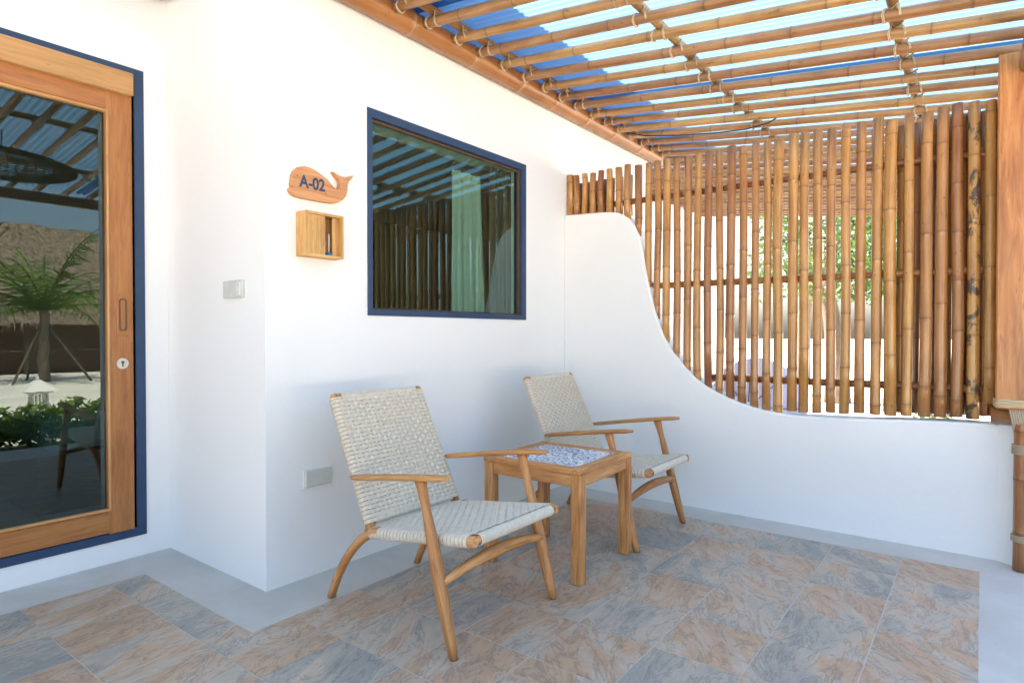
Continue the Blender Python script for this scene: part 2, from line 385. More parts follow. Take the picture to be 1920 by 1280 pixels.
m=MB(); m.box((XS+.1,(YW+YD)/2+.1,(ZT-.15)/2-.0),(.199,YD-YW-.0,ZT+.148),.012,seg=2); sw=m.build('wall',M['wall'],house)
B('wall',(5.14,(YW+YD)/2+.1,ZT/2-.075),(.2,YD-YW,ZT+.15),M['wall'],house,.006)
B('wall',(7.64,YD+.1,ZT/2-.075),(4.8,.2,ZT+.15),M['wall'],house,.006)
# room behind the glass
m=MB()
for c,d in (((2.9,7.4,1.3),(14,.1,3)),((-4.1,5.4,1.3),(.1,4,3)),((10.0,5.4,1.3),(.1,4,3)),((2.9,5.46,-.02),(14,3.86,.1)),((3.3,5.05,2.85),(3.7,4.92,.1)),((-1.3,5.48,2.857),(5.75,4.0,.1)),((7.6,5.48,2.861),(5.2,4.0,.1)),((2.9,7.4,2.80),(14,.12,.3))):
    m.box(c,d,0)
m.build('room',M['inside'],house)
# window
win=MB(); yy=YW-.004
for c,d in (((WX0+WX1)/2,WZ1-.022),((WX1-WX0),.044)),(((WX0+WX1)/2,WZ0+.016),((WX1-WX0),.032)): pass
def frame(m,x0,x1,z0,z1,l,r,b,t,y0,y1,rag=.0):
    def bar(a0,a1,c0,c1,horiz):
        m.box(((a0+a1)/2,(y0+y1)/2,(c0+c1)/2),(a1-a0,y1-y0,c1-c0),.0015,0 if horiz else 2)
    bar(x0,x1,z0,z0+b,True); bar(x0,x1,z1-t,z1,True); bar(x0,x0+l,z0+b,z1-t,False); bar(x1-r,x1,z0+b,z1-t,False)
frame(win,WX0,WX1,WZ0,WZ1,.031,.05,.033,.044,YW-.006,YW+.06)
win=win.build('window',M['navy'],house)
gl=B('glass_pane',((WX0+WX1)/2-.009,YW+.035,(WZ0+WZ1)/2-.005),(WX1-WX0-.083,.006,WZ1-WZ0-.079),M['glass'],win,0)
m=MB(); frame(m,WX0+.032,WX1-.051,WZ0+.034,WZ1-.045,.006,.012,.006,.014,YW+.012,YW+.03); m.build('inner_bead',M['darkwood'],win)
# door: painted surround, leaf, header board, glass, pull, lock
m=MB(); frame(m,-.25,1.331,.100,2.395,.045,.046,.042,.036,YD-.007,YD+.03); m.build('door_surround',M['navy'],house)
dr=MB(); ya,yb=YD-.022,YD+.035
dr.box((1.214,(ya+yb)/2,1.195),(.113,yb-ya,2.105),.004,2)
dr.box((-.05,(ya+yb)/2,1.20),(.112,yb-ya,2.105),.004,2)
dr.box((.586,(ya+yb)/2+.003,.201),(1.157,yb-ya,.107),.004,0)
dr.box((.586,(ya+yb)/2+.003,2.205),(1.157,yb-ya,.09),.004,0)
dr=dr.build('door',M['door'],house)
B('glass_pane',(.586,YD+.006,1.207),(1.155,.006,1.904),M['doorglass'],dr,0)
m=MB()
m.box((1.1635,ya+.010,1.207),(.009,.03,1.900),.003,2); m.box((.586,ya+.011,2.152),(1.15,.03,.014),.004,0); m.box((.586,ya+.011,.260),(1.15,.03,.010),.003,0)
m.build('glazing_bead',M['header'],dr)
B('header_board',(.497,YD-.030,2.297),(1.54,.052,.108),M['header'],dr,.004,0)
# recessed pull
m=MB(); out=[(-.025,-.100),(.025,-.100),(.025,.100),(-.025,.100)]
m.box((0,0,0),(.050,.006,.200),.002,2)
pull=m.build('handle',M['door'],dr,(1.222,ya-.002,1.19))
m=MB(); pts=[]
for k in range(24):
    a=2*math.pi*k/24; pts.append((.014*math.cos(a),-.004,(.062 if math.sin(a)>0 else -.062)+.014*math.sin(a)))
m.loop(pts,.0028,6); m.build('finger_recess',M['darkwood'],dr,(1.222,ya-.003,1.19))
m=MB(); pts=[(.026*math.cos(a*math.pi/16),.026*math.sin(a*math.pi/16)) for a in range(32)]; m.prism(pts,-.006,.004); lk=m.build('lock',M['steel'],dr,(1.219,ya-.002,.955))
m=MB(); m.prism([(.007*math.cos(a*math.pi/6),.006+.007*math.sin(a*math.pi/6)) for a in range(12)],-.0085,-.005); m.box((0,-.007,-.007),(.006,.004,.016),.001)
m.build('keyhole',M['darkwood'],dr,(1.219,ya-.002,.955))
# beams of bamboo along the walls
# electric plates
t=thing('intercom_plate','pale grey intercom switch plate on the short return wall beside the door','switch plate',(XS,2.662,1.297))
B('plate',(-.007,0,0),(.014,.165,.079),M['plate'],t,.003)
B('button_strip',(-.0155,-.055,0),(.004,.034,.060),M['platelight'],t,.001)
for dz in (-.018,.018): B('button',(-.018,-.055,dz),(.003,.012,.014),M['plate'],t,.001)
t=thing('outlet_cover','blank grey outlet cover low on the wall behind the first lounge chair','outlet cover',(1.696,YW,.445))
B('back_plate',(0,-.004,0),(.150,.008,.083),M['platelight'],t,.002); B('cover',(.001,-.011,0),(.140,.008,.076),M['plate'],t,.003)

# ------------------------------------------------------------------ curved half wall
prof=[(2.418,1.958),(2.24,1.950),(2.10,1.944),(2.03,1.936),(1.97,1.918),(1.92,1.888),(1.875,1.84),(1.842,1.775),(1.818,1.70),(1.80,1.60),(1.785,1.52),(1.765,1.42),(1.74,1.33),(1.712,1.23),(1.672,1.117),(1.622,1.02),(1.562,.942),(1.495,.868),(1.421,.800),(1.325,.742),(1.22,.700),(1.12,.667),(1.03,.647),(.93,.635),(.827,.630),(.66,.631),(.48,.640),(.31,.650),(.12,.657),(-.062,.660)]
def smooth(p,it=2):
    for _ in range(it):
        q=[p[0]]
        for a,b in zip(p,p[1:]): q+= [(a[0]*.75+b[0]*.25,a[1]*.75+b[1]*.25),(a[0]*.25+b[0]*.75,a[1]*.25+b[1]*.75)]
        p=q+[p[-1]]
    return p
prof=smooth(prof,2)
def half_wall(parent=None):
    bm=bmesh.new(); T=.13; n=len(prof)
    rows=[]
    for x in (XH,XH+T): rows.append(([bm.verts.new((x,y,-.005)) for y,z in prof],[bm.verts.new((x,y,z)) for y,z in prof]))
    top=[]
    for i in range(n-1):
        for s,(lo,up) in enumerate(rows): bm.faces.new((lo[i],lo[i+1],up[i+1],up[i]) if s==0 else (lo[i+1],lo[i],up[i],up[i+1]))
        top.append(bm.faces.new((rows[0][1][i],rows[0][1][i+1],rows[1][1][i+1],rows[1][1][i])))
    bm.faces.new((rows[0][0][0],rows[0][1][0],rows[1][1][0],rows[1][0][0]))
    # short angled return towards the porch edge
    e=[bm.verts.new(q) for q in ((XH-.075,-.158,-.005),(XH-.075,-.158,.660),(XH+T,-.22,.660),(XH+T,-.22,-.005))]
    a=(rows[0][0][-1],rows[0][1][-1],rows[1][1][-1],rows[1][0][-1])
    bm.faces.new((a[0],e[0],e[1],a[1])); bm.faces.new((a[1],e[1],e[2],a[2])); bm.faces.new((a[2],e[2],e[3],a[3])); bm.faces.new((e[0],e[3],e[2],e[1]))
    bmesh.ops.recalc_face_normals(bm,faces=bm.faces)
    bm.normal_update()
    ed=[e_ for e_ in bm.edges if len(e_.link_faces)==2 and e_.calc_face_angle()>1.0 and e_.verts[0].co.z>.3 and e_.verts[1].co.z>.3 and abs(e_.verts[0].co.x-e_.verts[1].co.x)<.01]
    bmesh.ops.bevel(bm,geom=ed,offset=.012,segments=2,affect='EDGES',profile=.5)
    for f in bm.faces: f.smooth=False
    me=bpy.data.meshes.new('curved_half_wall'); bm.to_mesh(me); bm.free(); me.materials.append(M['wall']); return link('curved_half_wall',me,parent)
tag(half_wall(),'low white plastered wall whose top sweeps down in an S curve under the bamboo screen','wall')
def ztop(y):
    for a,b in zip(prof,prof[1:]):
        if b[0]<=y<=a[0]: t=(a[0]-y)/max(1e-6,a[0]-b[0]); return a[1]+(b[1]-a[1])*t
    return .66 if y<0 else 1.958

# ------------------------------------------------------------------ bamboo screen on the half wall
scr=thing('bamboo_screen','screen of upright varnished bamboo poles standing on the curved white wall','screen',(XH,1.1,.66))
def par(o): # keep world placement
    o.location=Vector(o.location)-Vector((XH,1.1,.66)); return o
PY=[2.393,2.344,2.275,2.205,2.138,2.073,2.001,1.932,1.856,1.78,1.719,1.654,1.582,1.51,1.442,1.371,1.302,1.233,1.163,1.09,1.022,.956,.879,.817,.747,.676,.609,.535,.459,.388,.317,.239,.17,.104,.036,-.029]
for i,y in enumerate(PY):
    r=.0236+.0038*i/35+random.uniform(-.0018,.0015)
    if i==29: r=.029
    zb=ztop(y-.016)-.012 if y>.95 else ztop(y)+.004
    if y<.95: zb+=.012+random.uniform(0,.012)
    if i==35: zb+=.075
    zt=2.240+random.uniform(-.012,.014)
    o=culm(zt-zb,r,M['bamboo_stain'] if i==34 else M['bamboo'],'bamboo_pole',scr,(XH+.035,y,zb),sp=random.uniform(.27,.44),sides=14,bend=.009,r1=r*random.uniform(.86,1.04)); par(o)
    o.rotation_euler=(random.uniform(-.004,.004),random.uniform(-.004,.004),random.uniform(0,6))
BY=[2.37,2.31,2.24,2.17,2.105,2.04,1.965]+[.47,.405,.352,.292,.209,.152,.095,.045,-.003,-.05]
for y in BY:
    zb=ztop(y)+.006+(.02 if y<1 else 0)
    o=culm((2.20 if y>1.5 else 2.215)-zb,.026,M['bamboo'],'bamboo_pole',scr,(XH+.122,y,zb),sp=.3,sides=10,r1=.026); par(o)
for z,y0,y1 in ((2.005,2.40,-.07),(1.418,1.775,-.07),(.822,1.36,-.07)):
    o=culm(y0-y1,.021,M['beam'],'rail',scr,(XH+.079,y0,z),(0,-1,0),sp=.33); par(o)
# nail heads
nm=MB(); nm.prism([(.0028*math.cos(a*1.047),.0028*math.sin(a*1.047)) for a in range(6)],-.0015,.0015); nme=nm.mesh('nail'); nme.materials.append(M['dark'])
for i,y in enumerate(PY):
    for z in (2.005,1.418,.822):
        if z>ztop(y)+.06 and random.random()<.7:
            o=link('nail',nme,scr,(XH+.0115,y+random.uniform(-.003,.003),z+random.uniform(-.01,.01))); o.rotation_euler=(0,0,R(90)); par(o)

# ------------------------------------------------------------------ roof: beam, poles, rafters, lashings, sheets
roof=thing('porch_roof','lean-to porch roof of lashed bamboo poles under blue corrugated plastic','roof',(0,0,0))
SL=.114
def zp(y): return 2.696+SL*(y-2.3)
culm(3.95,.062,M['beam'],'wall_beam',roof,(XS-.02,YW-.064,2.695),(1,0,0),sp=.42,sides=20,bend=.0,ph=.33)
culm(5.30,.055,M['beam'],'wall_beam',roof,(-3.9,YD-.058,2.815),(1,0,0),sp=.42,sides=14,bend=.0)
PX=[2.277+.2075*k for k in range(-20,32)]
PX=[x for x in PX if x<8.9]
LX=[]
# rope lashing: two doubled turns round pole and rafter, and a crossing turn
def lash():
    m=MB(); rp,rr=.0265,.022
    for sx in (-1,1):
        for k in range(2):
            y=sx*(.029+.0050*k)+random.uniform(-.001,.001); pts=[]
            for a in range(18):
                t=2*math.pi*a/18; cx=math.cos(t)*(rp+.0008); cz=math.sin(t)
                z=(cz*(rp+.0008)) if cz<0 else cz*(rp+.006)
                pts.append((cx,y+(.0+ (-sx)*.012*max(0,cz)),z))
            m.loop(pts,.0024,5)
    for k in range(2):
        m.tube([(-.03,-.034,.030+.004*k),(0,0,.022+.006*k),(.03,.034,.030+.004*k)],.003,5)
    m.tube([(.030,.03,.03),(.040,.036,.032),(.048,.047,.024)],.0022,5)
    return m
lme=lash().mesh('lashing'); lme.materials.append(M['rope'])
lme2=lash().mesh('lashing'); lme2.materials.append(M['rope_old'])
RAF=[2.235,1.285,.318]
for i,x in enumerate(PX):
    yE=YW-.085 if x>XS+.05 and x<5.2 else YD-.08
    y1=-.30+random.uniform(-.03,.03)
    r=random.uniform(.0238,.0262)
    L=math.hypot(yE-y1,SL*(yE-y1))
    dirv=(0,-1,-SL)
    jx=random.uniform(-.008,.008)
    o=culm(L,r,M['bamboo_roof'],'bamboo_pole',roof,(x+jx,yE,zp(yE)),dirv,sp=random.uniform(.32,.46),sides=12,bend=.006,r1=r*random.uniform(.95,1.04))
    if x>-.6 and x<5.3:
        for k,yr in enumerate(RAF):
            o=link('rope_lashing',random.choice((lme,lme,lme2)) if k else lme,roof,(x+jx,yr+random.uniform(-.004,.004),zp(yr))); o.rotation_euler=(math.atan(SL),0,random.choice((0,math.pi)))
for k,yr in enumerate(RAF):
    for xa,xb in ((-2.0,3.3),(3.25,8.8)):
        culm(xb-xa,.023,M['beam'] if k==0 else M['bamboo_roof'],'rafter',roof,(xa,yr+(0 if xa<0 else .012),zp(yr)+.049+(0 if xa<0 else .004)),(1,0,0),sp=.34,bend=.004)
culm(13.0,.05,M['bamboo_roof'],'eave_beam',roof,(-4.1,-.175,zp(-.175)-.079),(1,0,0),sp=.4,sides=14,bend=.0)
# corrugated sheets with one-corrugation overlaps
def corrugated(x0,x1,ya,yb,lift):
    wl=.046; amp=.0085; n=int((x1-x0)/wl*8); vs_=[];fs=[]
    ysn=[ya,(ya+yb)/2,yb]
    for i in range(n+1):
        x=x0+(x1-x0)*i/n; dz=amp*math.sin(2*math.pi*x/wl)+lift
        for y in ysn: vs_.append((x,y,zp(y)+.0825+dz))
    q=len(ysn)
    for i in range(n):
        for j in range(q-1): fs.append((i*q+j,i*q+j+1,(i+1)*q+j+1,(i+1)*q+j))
    me=bpy.data.meshes.new('roof_sheet'); me.from_pydata(vs_,[],fs); me.polygons.foreach_set('use_smooth',[True]*len(fs)); me.materials.append(M['sheet']); me.update()
    link('roof_sheet',me,roof)
edges=[-4.1,-2.54,-.94,.66,2.26,3.86,5.46,7.06,8.85]
for i in range(len(edges)-1):
    a=edges[i]-.055; b=edges[i+1]+.055; lift=.004*(i%2)
    if b<XS: corrugated(a,b,YD-.004,-.42,lift)
    elif a<XS: corrugated(a,XS-.004,YD-.004,-.42,lift); corrugated(XS-.004,b,YW-.006,-.42,lift)
    elif a>5.2: corrugated(a,b,YD-.004,-.42,lift)
    else: corrugated(a,b,YW-.006,-.42,lift)
# recess strip left of the short wall for the sheet that straddles it
m=MB(); m.tube([(4.352,2.2,2.65),(4.352,2.05,2.60),(4.352,1.8,2.555),(4.352,1.5,2.515),(4.352,1.3,2.50),(4.352,1.15,2.515),(4.352,1.08,2.545)],.005,6)
tag(m.build('cable',M['dark']),'thin black electric cable sagging under the roof poles above the screen','cable')

# ------------------------------------------------------------------ timber post at the porch edge, with bamboo rail and newel
t=thing('timber_post','broad reddish timber post standing at the end of the bamboo screen','post',(XH-.02,-.135,.745))
m=MB(); m.box((0,0,.83),(.17,.17,1.66),.006,2); m.build('shaft',M['post'],t)
m=MB()
for k in range(5):
    z=.012+.0075*k; pts=[]
    for a in range(24):
        q=2*math.pi*a/24; c,s=math.cos(q),math.sin(q); c=math.copysign(abs(c)**.3,c)*.089; s=math.copysign(abs(s)**.3,s)*.089; pts.append((c,s,z+random.uniform(-.0015,.0015)))
    m.loop(pts,.0038,6)
m.build('rope_binding',M['rope'],t)
t=thing('bamboo_railing','short bamboo rail and upright bound with rope beside the timber post','railing',(XH-.06,-.16,0))
culm(.62,.040,M['bamboo'],'rail',t,(.05,.122,.704),(-.14,-1,0),sp=.3,sides=16,bend=0,ph=.2)
culm(.68,.032,M['bamboo'],'upright',t,(-.045,.010,0.0),None,sp=.26,sides=14,bend=.003)
for z0,k_,rr in ((.14,4,.0365),(.545,6,.0365)):
    m=MB()
    for k in range(k_):
        m.loop([(-.045+rr*math.cos(a*math.pi/10),.010+rr*math.sin(a*math.pi/10),z0+.0075*k) for a in range(20)],.0037,6)
    m.build('rope_binding',M['rope_old'],t)
m=MB()
for k in range(7):
    pts=[]
    for a in range(20):
        q=2*math.pi*a/20; pts.append((.012+.060*math.cos(q)*.9-.02,.045-.0085*k+.035*math.sin(q)*.35,.685+.068*math.sin(q)))
    m.loop(pts,.0048,6)
m.build('rope_binding',M['rope_old'],t)

# ------------------------------------------------------------------ whale sign and wall box
W=[(1.564,1.739),(1.557,1.736),(1.549,1.728),(1.551,1.718),(1.557,1.71),(1.573,1.701),(1.614,1.698),(1.679,1.698),(1.768,1.701),(1.796,1.708),(1.825,1.726),(1.844,1.748),(1.852,1.774),(1.853,1.798),(1.859,1.818),(1.878,1.838),(1.888,1.854),(1.859,1.841),(1.835,1.833),(1.811,1.835),(1.788,1.842),(1.771,1.848),(1.788,1.832),(1.804,1.818),(1.811,1.802),(1.808,1.782),(1.8,1.769),(1.787,1.77),(1.769,1.781),(1.742,1.803),(1.71,1.82),(1.679,1.833),(1.649,1.84),(1.619,1.841),(1.594,1.832),(1.575,1.816),(1.566,1.798),(1.56,1.775),(1.557,1.746)]
sg=thing('house_sign','whale-shaped wooden house number sign reading A-02 on the white wall','sign',(1.70,YW,1.70))
m=MB(); m.prism([(x-1.70,z-1.70) for x,z in W],-.026,-.001); m.build('board',M['sign'],sg)
cu=bpy.data.curves.new('t','FONT'); cu.body='A-02'; cu.size=.074; cu.extrude=.0006; cu.offset=.0020; cu.align_x='CENTER'
to=bpy.data.objects.new('t',cu); C.objects.link(to); bpy.context.view_layer.update()
me=bpy.data.meshes.new_from_object(to.evaluated_get(bpy.context.evaluated_depsgraph_get())); bpy.data.objects.remove(to); me.materials.append(M['navy'])
x_=[v.co.x for v in me.vertices]; s_=.134/(max(x_)-min(x_))
for v in me.vertices: v.co.x*=s_
tx=link('lettering',me,sg,(-.040,-.0270,.047)); tx.rotation_euler=(R(90),0,0)
for dx,dz in ((-.118,.092),(.03,.038)):
    o=link('nail',nme,sg,(dx,-.0265,dz))
bx=thing('wall_box','small wooden wall box with half open front hung below the whale sign','box',(1.692,YW,1.441))
D=.075; Wd=.200; Hh=.197; th=.011
B('side',(-Wd/2+th/2,-D/2,Hh/2),(th,D,Hh),M['pine'],bx,.0012,2); B('side',(Wd/2-th/2,-D/2,Hh/2),(th,D,Hh),M['pine'],bx,.0012,2)
B('top',(0,-D/2+.0005,Hh-th/2),(Wd-2*th-.0006,D-.002,th),M['pine'],bx,.001,0); B('bottom',(0,-D/2+.0005,th/2),(Wd-2*th-.0006,D-.002,th),M['pine'],bx,.001,0)
B('back',(0,-.004,Hh/2),(Wd-2*th-.001,.005,Hh-2*th-.001),M['pine'],bx,0,2)
B('front_panel',(-.042,-D+.010,Hh/2),(.092,.007,Hh-2*th-.001),M['pine'],bx,.001,2)
B('front_panel',(.072,-D+.028,Hh/2),(.034,.007,Hh-2*th-.001),M['pine'],bx,.001,2)
m=MB(); m.tube([(-.008,0,-.055),(.018,0,.07)],.0014,5); m.build('stick',M['teak'],bx,(.030,-.03,.100))
t=thing('hand_brush','white handled brush with a blue base standing in the wall box','brush',(1.732,YW-.045,1.4525))
m=MB(); m.tube([(0,0,.012),(0,0,.10)],.003,8); m.build('handle',M['whitepl'],t)
m=MB(); m.tube([(0,0,0),(0,0,.010),(0,0,.017)],[.016,.016,.006],12); m.build('base',M['bluecap'],t)

# ------------------------------------------------------------------ lounge chair (local: x right, y back, z up; origin between the feet)
def lerp(a,b,t): return Vector(a)*(1-t)+Vector(b)*t
def bez(p,n):
    P=[Vector(q) for q in p]; o=[]
    for i in range(n+1):
        t=i/n; Q=P[:]
        while len(Q)>1: Q=[Q[k]*(1-t)+Q[k+1]*t for k in range(len(Q)-1)]
        o.append(Q[0])
    return o
def weave(a0,a1,b0,b1,nrm,rail,ncord,colsp,grp,cord=.0021,amp=.0014,sag=0.0,loops=True):
    """cords run between rail A (a0->a1) and rail B (b0->b1); woven through by pairs running along the rails"""
    m=MB(); nrm=Vector(nrm).normalized()
    a0,a1,b0,b1=map(Vector,(a0,a1,b0,b1)); ns=44
    wid=(b0-a0).length
    for i in range(ncord):
        g=i//grp; t=(g*grp+((i%grp)+.5)*.84+grp*.08)/ncord; A=lerp(a0,a1,t); Bp=lerp(b0,b1,t); ex=(Bp-A).normalized(); pts=[]
        for k in range(ns+1):
            s=k/ns; w_=wid*s; q=A+(Bp-A)*s
            ph=math.cos(math.pi*w_/colsp+math.pi*(g%2)); edge=min(1,min(s,1-s)*14)
            pts.append(q+nrm*(rail+amp*ph*edge - sag*math.sin(math.pi*s)*math.sin(math.pi*t)))
        for k in range(1,8):
            a=math.pi*k/8; pts.append(Bp+nrm*(rail*math.cos(a))+ex*(rail*math.sin(a)))
        for s in (1,.5,0): pts.append(A+(Bp-A)*s-nrm*(rail+.0 + (sag*.9*math.sin(math.pi*s)*math.sin(math.pi*t))))
        for k in range(1,8):
            a=math.pi*k/8; pts.append(A-nrm*(rail*math.cos(a))-ex*(rail*math.sin(a)))
        m.loop(pts,cord*1.08,4)
    ncol=int(wid/colsp)
    for j in range(ncol):
        s0=(j+.5)/ncol
        for dd in (-.5,.5):
            s=s0+dd*cord*2.1/wid; pts=[]; nn=int(ncord/grp)*6
            for k in range(nn+1):
                t=k/nn; A=lerp(a0,a1,t); Bp=lerp(b0,b1,t); q=A+(Bp-A)*s
                ph=-math.cos(math.pi*(t*ncord/grp-.5)+math.pi*(j%2)+math.pi*.0)
                ph=math.sin(math.pi*t*ncord/grp+math.pi*j)*-1
                pts.append(q+nrm*(rail+amp*1.0*ph*1.25- sag*math.sin(math.pi*s)*math.sin(math.pi*t)))
            m.tube(pts,cord*.95,4,cap=False,up=tuple(nrm))
    return m
def wraps(m,p0,p1,r,cord=.0021,skip=None):
    p0,p1=Vector(p0),Vector(p1); ax=(p1-p0).normalized(); u=ax.orthogonal().normalized(); v=ax.cross(u); n=int((p1-p0).length/(cord*2.05))
    for i in range(n):
        c=lerp(p0,p1,(i+.5)/n); rr=r+random.uniform(-.0004,.0004)
        m.loop([c+u*(rr*math.cos(a*math.pi/6))+v*(rr*math.sin(a*math.pi/6)) for a in range(12)],cord,4)
def make_chair():
    ch=thing('lounge_chair','','chair')
    T=M['teak']; Y=lambda y:y-1.785     # measured depth -> local
    F=Y(1.37); Rr=Y(1.90); zf,zr=.392,.318; xs_=.248
    # seat rails and their exposed front ends
    for s in (-1,1):
        m=MB(); m.tube([(s*xs_,F-.012,zf+.001),(s*xs_,F-.008,zf),(s*xs_,F+.2,zf-.028),(s*xs_,Rr+.02,zr)],[(.017,.015),(.021,.019),(.0185,.016),(.0185,.016)],10,power=.75); m.build('seat_rail',T,ch)
        # back post with exposed tip
        bt=(s*.237,Y(2.148),.846); bb=(s*.246,Y(1.895),.318)
        m=MB(); m.tube([bb,lerp(bb,bt,.5),lerp(bb,bt,.985),bt],[(.019,.016),(.018,.015),(.017,.014),(.012,.010)],10,power=.75); m.build('back_post',T,ch)
        # curved rear leg
        pts=bez([(s*.249,Y(1.845),.335),(s*.250,Y(1.955),.315),(s*.249,Y(2.085),.175),(s*.246,Y(2.155),0.0)],10)
        m=MB(); m.tube(pts,[(.022-.006*abs(i/10-.25),.018-.004*i/10) for i in range(11)],10,up=(1,0,0),power=.8); m.build('rear_leg',T,ch)
        # front leg: leans back, carries the arm
        pts=bez([(s*.302,Y(1.408),0.0),(s*.301,Y(1.465),.20),(s*.300,Y(1.515),.40),(s*.300,Y(1.568),.583)],12)
        rad=[(.0155+.010*math.sin(math.pi*min(1,(i/12)*1.15))**1.0-.004*(i/12),.0145+.007*math.sin(math.pi*min(1,i/12*1.1))) for i in range(13)]
        rad[-1]=(.024,.016); rad[-2]=(.019,.0145)
        m=MB(); m.tube(pts,rad,10,up=(0,1,0),power=.8); lg=m.build('front_leg',T,ch)
        m=MB(); m.tube([(s*.302,Y(1.408),-.0005),(s*.302,Y(1.409),.006)],.0145,10); m.build('foot_pad',M['dark'],lg)
        # armrest
        pts=bez([(s*.268,Y(1.985),.528),(s*.285,Y(1.80),.556),(s*.303,Y(1.60),.592),(s*.300,Y(1.435),.606)],12)
        rad=[(.0115,.014+.013*math.sin(math.pi*min(1,.15+i/12*.75))) for i in range(13)]; rad[-1]=(.007,.013); rad[0]=(.009,.011)
        m=MB(); m.tube(pts,rad,12,up=(0,0,1),power=.8); m.build('armrest',T,ch)
    # cross rails
    for y_,z_ in ((F,zf),(Rr-.03,zr)): m=MB(); m.tube([(-xs_,y_,z_),(xs_,y_,z_)],.014,8); m.build('seat_crossbar',T,ch)
    for x_,y_,z_ in ((.236,Y(2.140),.832),(.245,Y(1.913),.363)): m=MB(); m.tube([(-x_,y_,z_),(x_,y_,z_)],.012,8); m.build('back_crossbar',T,ch)
    pts=bez([(-.296,Y(1.462),.245),(-.12,Y(1.455),.292),(.12,Y(1.455),.292),(.296,Y(1.462),.245)],12)
    m=MB(); m.tube(pts,[(.013+.010*math.sin(math.pi*i/12),.012+.005*math.sin(math.pi*i/12)) for i in range(13)],10,up=(0,0,1),power=.8); m.build('stretcher',T,ch)
    # woven seat
    e=.012
    a0=Vector((-xs_,F+.013,zf-.002)); a1=Vector((-xs_,Rr-.005,zr+.001)); b0=Vector((xs_,F+.013,zf-.002)); b1=Vector((xs_,Rr-.005,zr+.001))
    nrm=(b0-a0).cross(a1-a0); nrm=nrm if nrm.z>0 else -nrm
    m=weave(a0,a1,b0,b1,nrm,.0205,112,.0245,4,sag=.006)
    wraps(m,(-xs_+.026,F,zf),(xs_-.026,F,zf),.0195)
    m.build('woven_seat',M['cord'],ch,flip=False)
    bb0=Vector((-.246,Y(1.909),.352)); bt0=Vector((-.2375,Y(2.1425),.828)); bb1=Vector((.246,Y(1.909),.352)); bt1=Vector((.2375,Y(2.1425),.828))
    nrm=(bb1-bb0).cross(bt0-bb0); nrm=nrm if nrm.y<0 else -nrm
    m=weave(bb0,bt0,bb1,bt1,nrm,.0195,122,.0245,4,sag=-.004)
    wraps(m,(-.212,Y(2.140),.832),(.212,Y(2.140),.832),.0175); wraps(m,(-.222,Y(1.913),.363),(.222,Y(1.913),.363),.0175)
    m.build('woven_backrest',M['cord'],ch,flip=False)
    return ch
ch1=make_chair(); ch1.location=(1.825,1.787,0); 
ch1['label']='cream woven lounge chair standing between the house corner and the tiled side table'
ch2=copy_tree(ch1); ch2.location=(3.137,1.752,0); ch2['label']='cream woven lounge chair standing between the tiled side table and the curved wall'
ch3=copy_tree(ch1); ch3.location=(6.62,2.50,0); ch3.rotation_euler=(0,0,R(-8)); ch3['label']='cream woven lounge chair on the neighbouring porch behind the bamboo screen'
for c in (ch1,ch2,ch3): c['group']='woven lounge chairs on the porch'

# ------------------------------------------------------------------ side table
tb=thing('side_table','square teak side table with blue and white printed tile top','table',(2.548,1.653,0),R(1.5))
TW=.52; TD=.535; LG=.052; ZTp=.506
for sx in (-1,1):
    for sy in (-1,1):
        B('leg',(sx*(TW/2-LG/2),sy*(TD/2-LG/2),(ZTp-.022)/2),(LG,LG,ZTp-.022),M['teak'],tb,.004,2)
for s in (-1,1):
    B('apron',(0,s*(TD/2-.016),ZTp-.0502),(TW-2*LG-.001,.020,.0565),M['teak'],tb,.002,0); B('apron',(s*(TW/2-.016),0,ZTp-.0502),(.020,TD-2*LG-.001,.0565),M['teak'],tb,.002,1)
    B('top_frame',(0,s*(TD/2-.029),ZTp-.0108),(TW+.004,.060,.0215),M['teak'],tb,.0025,0); B('top_frame',(s*(TW/2-.028),0,ZTp-.0108),(.060,TD-.1185,.0215),M['teak'],tb,.0025,1)
B('tile_bed',(0,0,ZTp-.016),(TW-.118,TD-.119,.010),M['whitepl'],tb,0)
nx=3; tw=(TW-.122)/nx; td=(TD-.124)/nx
me_t=None
for i in range(nx):
    for j in range(nx):
        if me_t is None:
            mm=MB(); mm.box((0,0,0),(tw-.003,td-.003,.008),.0008); me_t=mm.mesh('printed_tile'); me_t.materials.append(M['print'])
        link('printed_tile',me_t,tb,((i-1)*tw,(j-1)*td,ZTp-.0058))

# ------------------------------------------------------------------ behind the window
def curtain(name,x0,x1,y,z0,z1,mat,label,folds,amp=.025,slant=0):
    m=MB(); n=folds*8; vs_=[];fs=[]
    for i in range(n+1):
        t=i/n
        for j,z in enumerate((z0,z1)):
            x=x0+(x1-x0)*t+(slant*t if j==0 else 0); vs_.append((x,y+amp*math.sin(t*folds*2*math.pi)*(1 if j==0 else .7),z))
    for i in range(n): fs.append((2*i,2*i+2,2*i+3,2*i+1))
    m.add(vs_,fs,vs_); return tag(m.build(name,mat),label,'curtain')
curtain('curtain',2.71,2.97,YW+.10,.9,2.08,M['curtain_pale'],'pale sheer curtain panel hanging inside the navy framed window',3,.012,.06)
curtain('curtain',3.05,3.262,YW+.085,.9,2.165,M['curtain_dark'],'dark brown drape gathered inside the window at its far side',5,.018)
t=thing('bed','dark wooden bed with white linen inside the room behind the glass','bed',(2.2,5.2,.03))
B('base',(0,0,.18),(2.1,1.7,.36),M['darkwood'],t,.01); B('mattress',(0,0,.47),(2.0,1.65,.22),M['linen'],t,.05); B('headboard',(1.1,0,.55),(.08,1.75,1.1),M['darkwood'],t,.01)

